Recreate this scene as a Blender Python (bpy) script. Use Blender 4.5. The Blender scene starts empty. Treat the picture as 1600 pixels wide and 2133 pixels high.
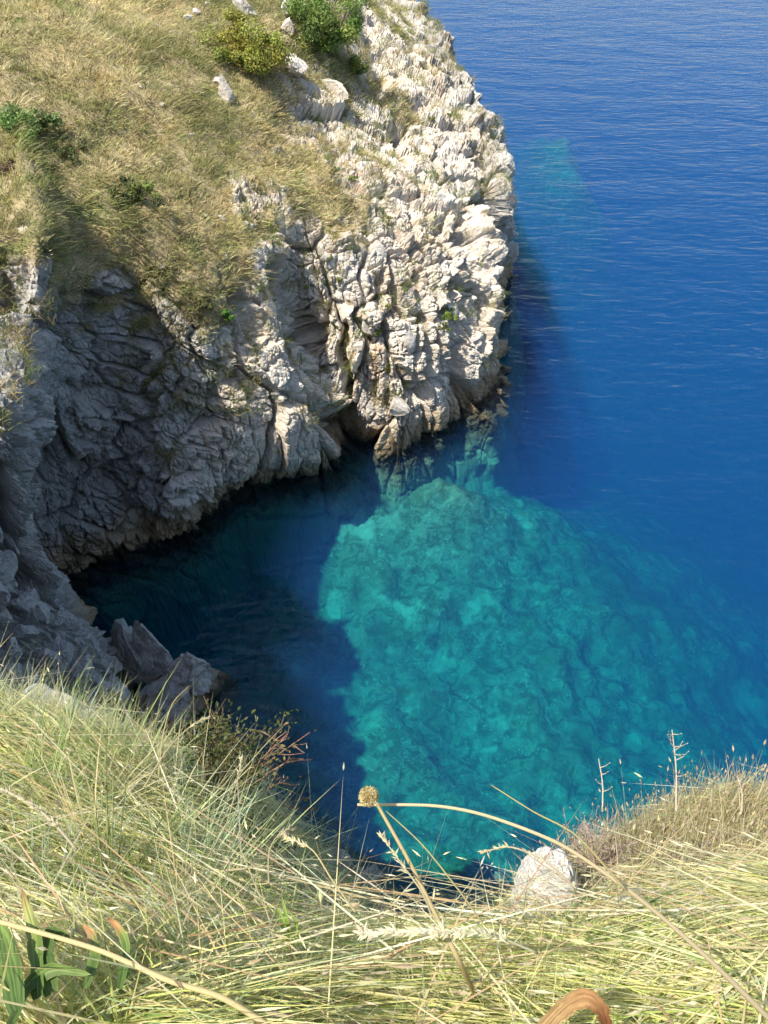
import bpy, math, random
import numpy as np
from mathutils import Vector, Matrix

# ------------------------------------------------------------------ camera
H, PITCH, FPX = 16.0, math.radians(46.0), 1600.0
IW, IH = 1600.0, 2133.0
SUN_EL = math.radians(63.0)
SUN_AZ = (-0.90, -0.436)                 # horizontal direction towards the sun
EXPOSURE = 0.68
sc = bpy.context.scene
COL = sc.collection
cam_d = bpy.data.cameras.new('camera')
cam = bpy.data.objects.new('camera', cam_d)
COL.objects.link(cam)
cam.location = (0, 0, H)
cam.rotation_euler = (math.pi / 2 - PITCH, 0, 0)
cam_d.sensor_fit = 'VERTICAL'
cam_d.sensor_height = 24.0
cam_d.lens = 24.0 * FPX / IH
cam_d.clip_start = 0.05
cam_d.clip_end = 20000
sc.camera = cam
# ------------------------------------------------------------------ sky and sun
w = bpy.data.worlds.new('World'); sc.world = w; w.use_nodes = True
nt = w.node_tree; nt.nodes.clear()
out = nt.nodes.new('ShaderNodeOutputWorld'); bg = nt.nodes.new('ShaderNodeBackground')
sky = nt.nodes.new('ShaderNodeTexSky'); sky.sky_type = 'NISHITA'; sky.sun_disc = False
sky.sun_elevation = SUN_EL
sky.sun_rotation = math.atan2(SUN_AZ[0], SUN_AZ[1])
sky.air_density = 1.0; sky.dust_density = 1.2; sky.ozone_density = 1.5
bg.inputs['Strength'].default_value = 0.15
nt.links.new(sky.outputs[0], bg.inputs[0]); nt.links.new(bg.outputs[0], out.inputs[0])
sd = bpy.data.lights.new('sun', 'SUN'); sd.energy = 5.0; sd.angle = math.radians(0.6); sd.color = (1.0, 0.945, 0.85)
sun = bpy.data.objects.new('sun', sd); COL.objects.link(sun)
sv = Vector((SUN_AZ[0] * math.cos(SUN_EL), SUN_AZ[1] * math.cos(SUN_EL), math.sin(SUN_EL)))
sun.rotation_euler = sv.to_track_quat('Z', 'Y').to_euler(); sun.location = sv * 60
vs = sc.view_settings; vs.view_transform = 'Standard'; vs.look = 'None'; vs.gamma = 1; vs.use_curve_mapping = False
vs.exposure = EXPOSURE
cy = sc.cycles
cy.max_bounces = 5; cy.diffuse_bounces = 2; cy.glossy_bounces = 2; cy.transmission_bounces = 3
cy.transparent_max_bounces = 8; cy.adaptive_threshold = 0.03; cy.volume_bounces = 0; cy.sample_clamp_indirect = 6.0
cy.use_light_tree = False; cy.caustics_reflective = False; cy.caustics_refractive = False

# ------------------------------------------------------------------ maths helpers
CP, SP = math.cos(PITCH), math.sin(PITCH)
rng = np.random.default_rng(7)
def ray(px, py):
    dx = (px - IW / 2) / FPX; dy = (IH / 2 - py) / FPX
    return np.array([dx, CP + dy * SP, -SP + dy * CP])
def atY(px, py, Y):
    d = ray(px, py); t = Y / d[1]; return np.array([0, 0, H]) + d * t
def atZ(px, py, z):
    d = ray(px, py); t = (z - H) / d[2]; return np.array([0, 0, H]) + d * t
def atD(px, py, dist):
    d = ray(px, py); return np.array([0, 0, H]) + d / np.linalg.norm(d) * dist
def project(P):
    x, y, z = P[..., 0], P[..., 1], P[..., 2] - H
    dep = y * CP - z * SP; up = y * SP + z * CP
    dd = np.maximum(dep, 1e-3)
    return IW / 2 + FPX * x / dd, IH / 2 - FPX * up / dd, dep
def unit(a):
    return a / np.maximum(np.linalg.norm(a, axis=-1, keepdims=True), 1e-9)
def sstep(a, b, x):
    t = np.clip((x - a) / (b - a), 0, 1); return t * t * (3 - 2 * t)
def hsh(i, seed):
    with np.errstate(over='ignore'):
        i = i.astype(np.int64)
        h = (i[..., 0] * 374761393 + i[..., 1] * 668265263 + i[..., 2] * 2147483647 + seed * 974711) & 0xffffffff
        h = ((h ^ (h >> 13)) * 1274126177) & 0xffffffff
        h = ((h ^ (h >> 16)) * 2246822519) & 0xffffffff
        h = h ^ (h >> 13)
    return h
def h01(h, k):
    with np.errstate(over='ignore'):
        g = ((h + k * 0x9e3779b9) * 0x85ebca6b) & 0xffffffff
        g = (g ^ (g >> 15)) & 0xffffff
    return g / 16777216.0
def vnoise(p, seed=0):
    i = np.floor(p); f = p - i; f = f * f * (3 - 2 * f); r = 0
    for a in (0, 1):
        for b in (0, 1):
            for c in (0, 1):
                wgt = (f[..., 0] if a else 1 - f[..., 0]) * (f[..., 1] if b else 1 - f[..., 1]) * (f[..., 2] if c else 1 - f[..., 2])
                r = r + wgt * h01(hsh(i + np.array([a, b, c]), seed), 1)
    return r * 2 - 1
def fbm(p, octv=4, seed=0, gain=0.5):
    s = 0; a = 1.0; n = 0
    for k in range(octv):
        s = s + a * vnoise(p * 2.03 ** k + k * 7.7, seed + k); n += a; a *= gain
    return s / n
def voro(p, seed=0):
    b = np.floor(p - 0.5)
    f1 = np.full(p.shape[:-1], 9.0); f2 = f1.copy(); hid = np.zeros(p.shape[:-1], np.int64); off = np.zeros(p.shape)
    for a in (0, 1):
        for bb in (0, 1):
            for c in (0, 1):
                ci = b + np.array([a, bb, c]); h = hsh(ci, seed)
                ctr = ci + 0.12 + 0.76 * np.stack([h01(h, 1), h01(h, 2), h01(h, 3)], -1)
                o = p - ctr; d = .3 * np.sqrt((o * o).sum(-1)) + .8 * np.abs(o).max(-1)
                m = d < f1
                f2 = np.where(m, f1, np.minimum(f2, d)); f1 = np.where(m, d, f1)
                hid = np.where(m, h, hid); off = np.where(m[..., None], o, off)
    return f1, f2, hid, off
def blocks(p, seed, tilt=0.9, crack=0.35, cw=0.16):
    """fractured-rock height: flat tilted facets separated by joints"""
    f1, f2, h, o = voro(p, seed)
    t = np.stack([h01(h, 5), h01(h, 6), h01(h, 7)], -1) - 0.5
    d = .6 * (h01(h, 4) - 0.5) + tilt * (t * o).sum(-1)
    return d - crack * (1 - sstep(0, cw, f2 - f1)), h

# ------------------------------------------------------------------ mesh helpers
def mesh_np(name, V, F, smooth=False, **attrs):
    V = np.ascontiguousarray(V, np.float32); F = np.ascontiguousarray(F, np.int32)
    me = bpy.data.meshes.new(name); n, k = F.shape
    me.vertices.add(len(V)); me.vertices.foreach_set('co', V.ravel())
    me.loops.add(n * k); me.loops.foreach_set('vertex_index', F.ravel())
    me.polygons.add(n); me.polygons.foreach_set('loop_start', np.arange(0, n * k, k, dtype=np.int32))
    me.update(calc_edges=True)
    me.polygons.foreach_set('use_smooth', np.full(n, smooth))
    for nm, arr in attrs.items():
        arr = np.asarray(arr, np.float32)
        if arr.ndim == 1:
            a = me.attributes.new(nm, 'FLOAT', 'POINT'); a.data.foreach_set('value', arr)
        else:
            if arr.shape[1] == 3: arr = np.concatenate([arr, np.ones((len(arr), 1), np.float32)], 1)
            a = me.attributes.new(nm, 'FLOAT_COLOR', 'POINT'); a.data.foreach_set('color', np.ascontiguousarray(arr).ravel())
    return me
def add(name, me, mat=None, parent=None, loc=None, kind=None, label=None, cat=None, group=None):
    o = bpy.data.objects.new(name, me); COL.objects.link(o)
    if me is not None and mat is not None and not me.materials: me.materials.append(mat)
    if parent is not None: o.parent = parent
    if loc is not None: o.location = loc
    tag(o, label, cat, group, kind); return o
def tag(o, label=None, cat=None, group=None, kind=None):
    if label: o['label'] = label
    if cat: o['category'] = cat
    if group: o['group'] = group
    if kind: o['kind'] = kind
def gridF(nu, nv):
    i = np.arange(nu * nv).reshape(nu, nv)
    return np.stack([i[:-1, :-1], i[1:, :-1], i[1:, 1:], i[:-1, 1:]], -1).reshape(-1, 4)
class Geo:
    """collects triangles"""
    def __init__(s): s.V = []; s.T = []; s.C = []; s.n = 0
    def put(s, V, T, C):
        V = np.asarray(V, float).reshape(-1, 3)
        s.V.append(V); s.T.append(np.asarray(T) + s.n); s.n += len(V)
        C = np.asarray(C, float); s.C.append(np.broadcast_to(C, (len(V), 3)) if C.ndim == 1 else C)
    def mesh(s, name, smooth=False, origin=(0, 0, 0)):
        return mesh_np(name, np.concatenate(s.V) - np.asarray(origin), np.concatenate(s.T), smooth, Col=np.concatenate(s.C))
def tube(g, pts, rad, colr, sides=6):
    pts = np.asarray(pts, float); n = len(pts); rad = np.broadcast_to(np.asarray(rad, float), (n,))
    tg = unit(np.gradient(pts, axis=0)); ref = np.array([0.31, 0.77, 0.55])
    a = unit(np.cross(tg, ref)); b = np.cross(tg, a)
    an = np.arange(sides) * 2 * math.pi / sides
    V = pts[:, None] + rad[:, None, None] * (np.cos(an)[None, :, None] * a[:, None] + np.sin(an)[None, :, None] * b[:, None])
    T = []
    for i in range(n - 1):
        for j in range(sides):
            q = (j + 1) % sides; A, B, C, D = i * sides + j, i * sides + q, (i + 1) * sides + q, (i + 1) * sides + j
            T += [(A, B, C), (A, C, D)]
    for j in range(1, sides - 1): T += [(0, j + 1, j), ((n - 1) * sides, (n - 1) * sides + j, (n - 1) * sides + j + 1)]
    colr = np.asarray(colr, float)
    C = np.repeat(colr, sides, 0) if colr.ndim == 2 else colr
    g.put(V.reshape(-1, 3), T, C)
def smooth_path(pts, n):
    pts = np.asarray(pts, float); return interp(pts, np.linspace(0, len(pts) - 1, n))
def interp(C, s):
    """cubic hermite along axis 0"""
    n = C.shape[0]; m = np.zeros_like(C); m[1:-1] = (C[2:] - C[:-2]) * 0.42; m[0] = (C[1] - C[0]) * 0.8; m[-1] = (C[-1] - C[-2]) * 0.8
    i = np.clip(np.floor(s).astype(int), 0, n - 2); t = (s - i).reshape((-1,) + (1,) * (C.ndim - 1))
    t2, t3 = t * t, t * t * t
    return (2 * t3 - 3 * t2 + 1) * C[i] + (t3 - 2 * t2 + t) * m[i] + (-2 * t3 + 3 * t2) * C[i + 1] + (t3 - t2) * m[i + 1]
def blades(g, root, d0, bend, L, W, colr, segs=3, side=None):
    """tapered curved grass blades: root (n,3), d0 start direction, bend = displacement at the tip"""
    n = len(root); ts = np.linspace(0, 1, segs + 1)
    L = np.broadcast_to(L, (n,)); W = np.broadcast_to(W, (n,))
    if side is None: side = unit(np.cross(d0 + bend * 0.5, unit(rng.normal(size=(n, 3)))))
    rows = []; nv = 2 * segs + 1
    V = np.zeros((n, nv, 3))
    for k, t in enumerate(ts):
        c = root + (d0 * t + bend * t * t) * L[:, None]
        if k == segs: V[:, 2 * segs] = c
        else:
            ww = (W * (1 - 0.75 * t ** 1.5) * (0.75 if k == 0 else 1.0) * 0.5)[:, None]
            V[:, 2 * k] = c - side * ww; V[:, 2 * k + 1] = c + side * ww
    T = []
    for k in range(segs - 1): T += [(2 * k, 2 * k + 1, 2 * k + 3), (2 * k, 2 * k + 3, 2 * k + 2)]
    T.append((2 * segs - 2, 2 * segs - 1, 2 * segs))
    T = (np.asarray(T)[None] + (np.arange(n) * nv)[:, None, None]).reshape(-1, 3)
    C = np.repeat(colr, nv, 0)
    g.put(V.reshape(-1, 3), T, C)
    return V[:, 2 * segs], d0 + 2 * bend
def spikes(g, tip, d, L, R, colr):
    """slender seed heads: elongated octahedra ending at tip+d*L"""
    n = len(tip); d = unit(d); a = unit(np.cross(d, unit(rng.normal(size=(n, 3))))); b = np.cross(d, a)
    L = np.broadcast_to(L, (n,))[:, None]; R = np.broadcast_to(R, (n,))[:, None]; m = tip + d * L * 0.4
    V = np.stack([tip, m + a * R, m + b * R, m - a * R, m - b * R, tip + d * L], 1)
    T = np.array([(0, 2, 1), (0, 3, 2), (0, 4, 3), (0, 1, 4), (5, 1, 2), (5, 2, 3), (5, 3, 4), (5, 4, 1)])
    T = (T[None] + (np.arange(n) * 6)[:, None, None]).reshape(-1, 3)
    g.put(V.reshape(-1, 3), T, np.repeat(colr, 6, 0))
def leaves(g, c, nrm, size, colr, asp=0.5):
    """folded rhombic leaves"""
    n = len(c); nrm = unit(nrm); a = unit(np.cross(nrm, unit(rng.normal(size=(n, 3))))); b = np.cross(nrm, a)
    s = np.broadcast_to(size, (n,))[:, None]
    V = np.stack([c - a * s * .5, c + b * s * asp * .5 + nrm * s * .08, c + a * s * .5, c - b * s * asp * .5 + nrm * s * .08], 1)
    T = (np.array([(0, 1, 2), (0, 2, 3)])[None] + (np.arange(n) * 4)[:, None, None]).reshape(-1, 3)
    g.put(V.reshape(-1, 3), T, np.repeat(colr, 4, 0))
def mixcol(cols, n, var=0.15, p=None):
    cols = np.asarray(cols, float); i = rng.choice(len(cols), n, p=p)
    return np.clip(cols[i] * (1 + rng.normal(0, var, (n, 1))) * (1 + rng.normal(0, .04, (n, 3))), 0.005, 0.95)

# ------------------------------------------------------------------ materials
class NT:
    def __init__(s, name):
        s.m = bpy.data.materials.new(name); s.m.use_nodes = True; s.t = s.m.node_tree; s.t.nodes.clear()
        s.out = s.n('ShaderNodeOutputMaterial')
    def n(s, t, **kw):
        o = s.t.nodes.new(t)
        for k, v in kw.items(): setattr(o, k, v)
        return o
    def l(s, a, b): s.t.links.new(a, b)
    def set(s, sock, v):
        if hasattr(v, 'is_output'): s.l(v, sock)
        else: sock.default_value = v
    def noise(s, scale, detail=4, vec=None, rough=0.55, dist=0):
        o = s.n('ShaderNodeTexNoise'); o.inputs['Scale'].default_value = scale; o.inputs['Detail'].default_value = detail
        o.inputs['Roughness'].default_value = rough; o.inputs['Distortion'].default_value = dist
        if vec is not None: s.l(vec, o.inputs['Vector'])
        return o.outputs['Fac']
    def ramp(s, f, a, b, lo=0.0, hi=1.0):
        o = s.n('ShaderNodeMapRange'); o.interpolation_type = 'SMOOTHSTEP'
        s.l(f, o.inputs[0]); o.inputs[1].default_value = a; o.inputs[2].default_value = b; o.inputs[3].default_value = lo; o.inputs[4].default_value = hi
        return o.outputs[0]
    def mix(s, f, a, b, mode='MIX'):
        o = s.n('ShaderNodeMix', data_type='RGBA', blend_type=mode)
        s.set(o.inputs[0], f)
        for sock, v in ((o.inputs[6], a), (o.inputs[7], b)):
            s.set(sock, v if hasattr(v, 'is_output') else (*v, 1))
        return o.outputs[2]
    def math(s, op, a, b=0.0):
        o = s.n('ShaderNodeMath', operation=op); s.set(o.inputs[0], a); s.set(o.inputs[1], b); return o.outputs[0]
    def attr(s, nm, fac=True):
        o = s.n('ShaderNodeAttribute', attribute_name=nm); return o.outputs['Fac' if fac else 'Color']
    def obj(s): return s.n('ShaderNodeTexCoord').outputs['Object']
    def pos(s): return s.n('ShaderNodeNewGeometry').outputs['Position']
    def scale(s, vec, sc_, rot=(0, 0, 0)):
        o = s.n('ShaderNodeMapping'); s.l(vec, o.inputs[0]); o.inputs['Scale'].default_value = sc_; o.inputs['Rotation'].default_value = rot
        return o.outputs[0]
    def bump(s, h, dist, strength=1.0, normal=None):
        o = s.n('ShaderNodeBump'); s.l(h, o.inputs['Height']); o.inputs['Distance'].default_value = dist; o.inputs['Strength'].default_value = strength
        if normal is not None: s.l(normal, o.inputs['Normal'])
        return o.outputs[0]

def rock_material(name, masked, dull=False, pale=False):
    """limestone; with masked=True the attributes rock/tone choose turf soil and the greyer weathered stone"""
    N = NT(name); P = N.pos()
    n1 = N.noise(0.7, 4, P); n2 = N.noise(3.0, 5, P); n3 = N.noise(14, 4, P, 0.65)
    cream = N.mix(N.ramp(n1, .35, .65), (.64, .55, .43), (.70, .64, .54))
    cream = N.mix(N.ramp(n2, .56, .72), cream, (.56, .39, .26))
    cream = N.mix(N.ramp(n3, .52, .72, 0, .55), cream, (.40, .36, .30))
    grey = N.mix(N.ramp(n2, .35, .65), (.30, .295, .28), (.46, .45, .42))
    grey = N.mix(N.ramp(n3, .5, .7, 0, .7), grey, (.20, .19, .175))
    st = N.noise(1.0, 4, N.scale(P, (1.7, 1.7, .22)), .6); st2 = N.noise(1.0, 4, N.scale(P, (2.3, 2.3, .3), (.1, .1, .9)), .6)
    cream = N.mix(N.ramp(st, .54, .68, 0, .55), cream, (.34, .32, .29)); cream = N.mix(N.ramp(st2, .60, .72, 0, .6), cream, (.50, .30, .16))
    tone = N.attr('tone') if masked else None
    if pale: cream = N.mix(.8, cream, (.80, .77, .70))
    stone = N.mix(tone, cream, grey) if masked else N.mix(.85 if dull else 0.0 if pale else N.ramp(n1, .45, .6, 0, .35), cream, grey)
    sep = N.n('ShaderNodeSeparateXYZ'); N.l(P, sep.inputs[0])
    zz = N.math('ADD', sep.outputs[2], N.math('MULTIPLY', N.math('SUBTRACT', n2, .5), 1.6))
    stone = N.mix(N.ramp(zz, .7 if dull else 1.5, .3), stone, (.36, .27, .16))       # ochre splash zone
    stone = N.mix(N.ramp(zz, .45, -.15), stone, (.075, .06, .04))    # algae at the waterline
    stone = N.mix(N.ramp(zz, -.5, -1.2), stone, (.27, .25, .17))     # paler encrusted rock below it
    if masked:
        soil = N.mix(N.ramp(n2, .3, .7), (.30, .235, .125), (.42, .34, .19))
        soil = N.mix(N.ramp(N.noise(1.3, 4, P), .5, .7), soil, (.17, .18, .06))
        stone = N.mix(N.attr('rock'), soil, stone)
    b = N.bump(N.noise(9, 6, P, .7), .10, .8)
    b = N.bump(N.noise(40, 4, P, .7), .02, .7, b)
    p = N.n('ShaderNodeBsdfPrincipled'); N.l(stone, p.inputs['Base Color']); N.l(b, p.inputs['Normal'])
    N.l(N.ramp(zz, .4, 0, .92, .35), p.inputs['Roughness']); p.inputs['Specular IOR Level'].default_value = .25
    N.l(p.outputs[0], N.out.inputs[0]); return N.m
def plant_material(name, trans=0.4, rough=0.6, spec=.2):
    N = NT(name); c = N.attr('Col', False)
    p = N.n('ShaderNodeBsdfPrincipled'); N.l(c, p.inputs['Base Color']); p.inputs['Roughness'].default_value = rough; p.inputs['Specular IOR Level'].default_value = spec
    t = N.n('ShaderNodeBsdfTranslucent'); N.l(c, t.inputs[0])
    m = N.n('ShaderNodeMixShader'); m.inputs[0].default_value = trans; N.l(p.outputs[0], m.inputs[1]); N.l(t.outputs[0], m.inputs[2])
    N.l(m.outputs[0], N.out.inputs[0]); return N.m
def soil_material(name):
    N = NT(name); P = N.pos(); n = N.noise(6, 6, P); n2 = N.noise(40, 4, P, .7)
    c = N.mix(N.ramp(n, .35, .65), (.17, .125, .06), (.30, .25, .13)); c = N.mix(N.ramp(n2, .5, .7), c, (.09, .10, .035))
    c = N.mix(N.attr('rock'), c, N.mix(N.ramp(n, .3, .7), (.28, .27, .25), (.50, .47, .42)))
    p = N.n('ShaderNodeBsdfPrincipled'); N.l(c, p.inputs['Base Color']); p.inputs['Roughness'].default_value = .95; p.inputs['Specular IOR Level'].default_value = .1
    N.l(N.bump(n2, .03, .8, N.bump(N.noise(8, 6, P, .7), .14, .9)), p.inputs['Normal']); N.l(p.outputs[0], N.out.inputs[0]); return N.m
def seabed_material():
    N = NT('seabed_rubble_caustics'); P = N.pos()
    n = N.noise(.55, 5, P, .6, .6); n2 = N.noise(2.6, 5, P, .65, 1.0); n3 = N.noise(.16, 3, P)
    n4 = N.noise(6.0, 4, P, .6, 1.6)
    c = N.mix(N.ramp(n2, .38, .62), (.085, .095, .06), (.20, .21, .155))
    c = N.mix(N.ramp(n4, .54, .70, 0, .6), c, (.42, .43, .33))  # fine pale mottling over the rubble, painted in place of caustic light
    c = N.mix(N.ramp(N.noise(.8, 4, P, .6), .56, .66, 0, .7), c, (.36, .37, .29))
    c = N.mix(N.ramp(n, .42, .70, 0, .65), c, (.09, .11, .055))
    c = N.mix(N.ramp(n3, .52, .68, 0, .6), c, (.08, .10, .06))
    sep = N.n('ShaderNodeSeparateXYZ'); N.l(P, sep.inputs[0])
    c = N.mix(N.ramp(sep.outputs[2], -1.9, -.7, 0, .75), c, (.20, .16, .10))      # brown weed on the shallow ledges
    p = N.n('ShaderNodeBsdfPrincipled'); N.l(c, p.inputs['Base Color']); p.inputs['Roughness'].default_value = 1; p.inputs['Specular IOR Level'].default_value = 0
    N.l(N.bump(n2, .15, .8), p.inputs['Normal']); N.l(p.outputs[0], N.out.inputs[0]); return N.m
def water_material():
    N = NT('sea_water'); P = N.pos()
    a = N.noise(1.0, 3, N.scale(P, (.22, .50, 1), (0, 0, .18)), .5, .4)
    b = N.noise(1.0, 3, N.scale(P, (1.05, 2.7, 1), (0, 0, .10)), .5, .5)
    c = N.noise(1.0, 2, N.scale(P, (2.6, 5.6, 1), (0, 0, -.15)), .5, .3)
    nb = N.bump(a, .15); nb = N.bump(b, .062, 1, nb); nb = N.bump(c, .020, 1, nb)
    fr = N.n('ShaderNodeFresnel'); fr.inputs['IOR'].default_value = 1.34; N.l(nb, fr.inputs['Normal'])
    g = N.n('ShaderNodeBsdfGlossy'); g.inputs['Roughness'].default_value = .06; N.l(nb, g.inputs['Normal'])
    tr = N.n('ShaderNodeBsdfTransparent'); tr.inputs[0].default_value = (.93, .99, 1, 1)
    m2 = N.n('ShaderNodeMixShader'); N.l(fr.outputs[0], m2.inputs[0]); N.l(tr.outputs[0], m2.inputs[1]); N.l(g.outputs[0], m2.inputs[2])
    N.l(m2.outputs[0], N.out.inputs['Surface'])
    v = N.n('ShaderNodeVolumeAbsorption'); v.inputs['Color'].default_value = (.0, .866, .955, 1); v.inputs['Density'].default_value = .5
    sct = N.n('ShaderNodeVolumeScatter'); sct.inputs['Color'].default_value = (.10, .26, 1, 1); sct.inputs['Density'].default_value = .080
    ad = N.n('ShaderNodeAddShader'); N.l(v.outputs[0], ad.inputs[0]); N.l(sct.outputs[0], ad.inputs[1])
    N.l(ad.outputs[0], N.out.inputs['Volume']); return N.m

M_ROCK = rock_material('headland_limestone_and_turf', True)
M_STONE = rock_material('loose_limestone', False)
M_PALE = rock_material('pale_limestone', False, False, True)
M_GREY = rock_material('grey_limestone', False, True)
M_GRASS = plant_material('dry_grass', .5)
M_LEAF = plant_material('shrub_leaves', .3, .5, .3)
M_WOOD = plant_material('woody_stems', .0, .85, .1)
M_SOIL = soil_material('slope_soil')

# ------------------------------------------------------------------ sea and seabed
R = 6000.0
Vb = np.array([(x, y, z) for z in (-45.0, 0.0) for (x, y) in ((-R, -40), (R, -40), (R, R), (-R, R))])
Fb = np.array([(3, 2, 1, 0), (4, 5, 6, 7), (0, 1, 5, 4), (1, 2, 6, 5), (2, 3, 7, 6), (3, 0, 4, 7)])
add('sea', mesh_np('sea', Vb, Fb), water_material(), kind='structure')
xs = np.concatenate([[-300, -60], np.arange(-14, 16, .14), np.arange(16, 30, .5), [32, 45, 80, 300, 3000]]); ys = np.concatenate([[-38, -10], np.arange(0, 28, .14), np.arange(28, 70, .4), np.arange(70, 110, 2), [120, 300, 3000]])
X, Y = np.meshgrid(xs, ys, indexing='ij'); Pb = np.stack([X, Y, 0 * X], -1)
def gau(cx, cy_, sx, sy, rot=0.0):
    c, s = math.cos(rot), math.sin(rot); u = (X - cx) * c + (Y - cy_) * s; v = -(X - cx) * s + (Y - cy_) * c
    return np.exp(-(u / sx) ** 2 - (v / sy) ** 2)
edge = np.interp(Y, [0, 8, 14.6, 21.8, 30], [11.8, 11.8, 11.0, 7.6, 4.5]) + fbm(Pb * .14, 3, 31) * 2.2      # shelf edge, running away from the camera
shelf = 1 - sstep(-9, 22, X - edge)
shelf *= 1 - sstep(19, 42, Y + .2 * X)
depth = -15 + 11.4 * shelf
yy = Y - 47.5 + .35 * (X - 12)                                       # a shoal off the point, shelving gently seaward
depth = depth + 11.3 * np.exp(-((X - 11.5) / 4.6) ** 2 - (yy / np.where(yy > 0, 24, 3.4)) ** 2) * (1 - shelf) * (1 + .16 * fbm(Pb * .35, 3, 48))
depth += 1.0 * gau(1.0, 18.3, 4.5, 2.4) + .6 * gau(5, 19.5, 2.6, 2.6) + .5 * gau(.6, 16.6, 3.2, 2.6) + .9 * gau(-1.0, 17.2, 1.6, 1.3) + .5 * gau(1.8, 18.0, 1.5, 1.1)
depth += shelf * (fbm(Pb * .40, 4, 41) * .8 + blocks(Pb * 1.1, 42)[0] * .10 + fbm(Pb * 1.7, 3, 43) * .30 + 0.5 * np.maximum(0, blocks(Pb * .55, 46, .6, .0)[0] - .05))
depth = np.minimum(depth, -.5)
add('seabed', mesh_np('seabed', np.stack([X, Y, depth], -1).reshape(-1, 3), gridF(len(xs), len(ys)), True), seabed_material(), kind='structure')

# ------------------------------------------------------------------ headland
def W3(*a): return np.array(a, float)
SEC = [  # sections along the coast, each from meadow down to the waterline; (px, py, Y) or (px, py, 'z0') or ('w', x, y, z)
 [('w', -16, 18, 11.5), ('w', -14, 13.5, 11), ('w', -12.5, 10.5, 10.6), ('w', -11.5, 8.6, 10), ('w', -10.5, 7.4, 8.6), ('w', -9.8, 6.6, 6), ('w', -9.3, 6.2, 3), ('w', -9, 6, 0)],  # first two sections: unseen left coast, raised to throw shadow on the water
 [(-120, 100, 20.5), (-60, 330, 17), (-25, 490, 14.3), (-35, 640, 13.0), (-60, 740, 11.9), (-60, 870, 9.5), (-50, 1120, 8.7), ('w', -6.3, 8.0, 0)],
 [(-10, 40, 23), (30, 280, 17.8), (78, 455, 14.6), (75, 620, 13.4), (66, 790, 12.1), (62, 925, 10.3), (112, 1180, 9.6), (250, 1440, 'z0')],
 [(20, 30, 23.5), (62, 272, 18.3), (108, 462, 15.3), (118, 640, 14.6), (85, 800, 14.0), (30, 940, 13.4), (55, 1120, 12.9), (120, 1235, 'z0')],
 [(60, 20, 24), (100, 265, 18.8), (150, 470, 16.2), (215, 640, 15.7), (230, 800, 15.2), (215, 960, 14.6), (190, 1090, 13.9), (175, 1195, 'z0')],
 [(150, 0, 25), (190, 260, 19.4), (245, 470, 16.9), (290, 640, 16.2), (300, 800, 15.5), (300, 950, 14.75), (280, 1060, 14.15), (250, 1150, 'z0')],
 [(260, 0, 26), (290, 260, 20.4), (325, 500, 17.0), (345, 680, 16.0), (345, 850, 15.0), (360, 980, 14.4), (375, 1050, 14.3), (395, 1108, 'z0')],
 [(380, 0, 27), (405, 250, 21.5), (430, 500, 17.6), (440, 680, 16.2), (440, 840, 15.4), (455, 940, 15.2), (470, 990, 15.4), (490, 1032, 'z0')],
 [(470, 0, 27.8), (490, 250, 22.4), (520, 500, 18.4), (555, 660, 17.4), (585, 770, 16.6), (590, 860, 16.1), (590, 950, 16.1), (590, 1000, 'z0')],
 [(520, 0, 28.3), (530, 250, 22.8), (560, 490, 19.1), (595, 640, 18.4), (640, 760, 17.7), (670, 860, 17.0), (690, 940, 16.8), (690, 985, 'z0')],
 [(580, 0, 29), (575, 250, 23.4), (588, 450, 19.8), (616, 590, 19.5), (656, 720, 19.15), (694, 825, 18.5), (726, 890, 18.2), (738, 935, 'z0')],
 [(640, 0, 30), (640, 210, 25.4), (650, 390, 21.5), (660, 520, 20.0), (690, 690, 19.0), (715, 815, 18.55), (755, 880, 18.3), (780, 922, 'z0')],
 [(700, 0, 32), (720, 200, 27), (760, 370, 22.8), (800, 520, 20.6), (830, 690, 19.2), (840, 815, 18.4), (832, 900, 17.9), (830, 952, 'z0')],
 [(745, 0, 35), (780, 160, 30), (845, 330, 25), (905, 500, 21.7), (935, 660, 20.1), (930, 790, 19.2), (915, 865, 18.9), (905, 908, 'z0')],
 [(775, 0, 38), (830, 130, 33), (905, 280, 28), (970, 470, 23.2), (1000, 600, 21.8), (1000, 740, 20.6), (990, 815, 20.1), (985, 868, 'z0')],
 [(790, 0, 39.5), (855, 120, 34.5), (940, 265, 29.2), (1000, 440, 24.8), (1042, 640, 22.6), (1045, 740, 22.0), (1035, 805, 21.8), (1030, 850, 'z0')],
 [(800, 0, 41), (880, 110, 36), (965, 245, 30.4), (1006, 405, 26.4), (1000, 490, 25.6), (1004, 560, 25.8), (1018, 602, 26.3), (1032, 645, 'z0')],
 [(812, 0, 42.5), (898, 105, 37.5), (985, 232, 31.8), (1045, 335, 28.3), (1060, 420, 28), (1061, 500, 28), (1060, 565, 28), (1058, 610, 'z0')],
 [('w', .9, 46, 6.4), ('w', 2.3, 40, 6.0), ('w', 3.6, 34.5, 5.4), ('w', 4.6, 31.2, 4.4), ('w', 4.9, 30.8, 3.2), ('w', 5.0, 30.8, 2), ('w', 5.0, 31, 1), ('w', 5.0, 31.3, 0)],
 [('w', -2, 50, 6.8), ('w', .5, 46, 6.4), ('w', 2.0, 42, 5.8), ('w', 2.8, 39, 4.8), ('w', 3.2, 38.4, 3.4), ('w', 3.3, 38.4, 2), ('w', 3.4, 38.8, 1), ('w', 3.4, 39, 0)],
 [('w', -8, 58, 7), ('w', -4, 54, 6.5), ('w', -2, 52, 6), ('w', -.5, 50, 5), ('w', 0, 49.6, 3.5), ('w', .2, 49.8, 2), ('w', .4, 50, 1), ('w', .5, 50.3, 0)],
]
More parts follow.
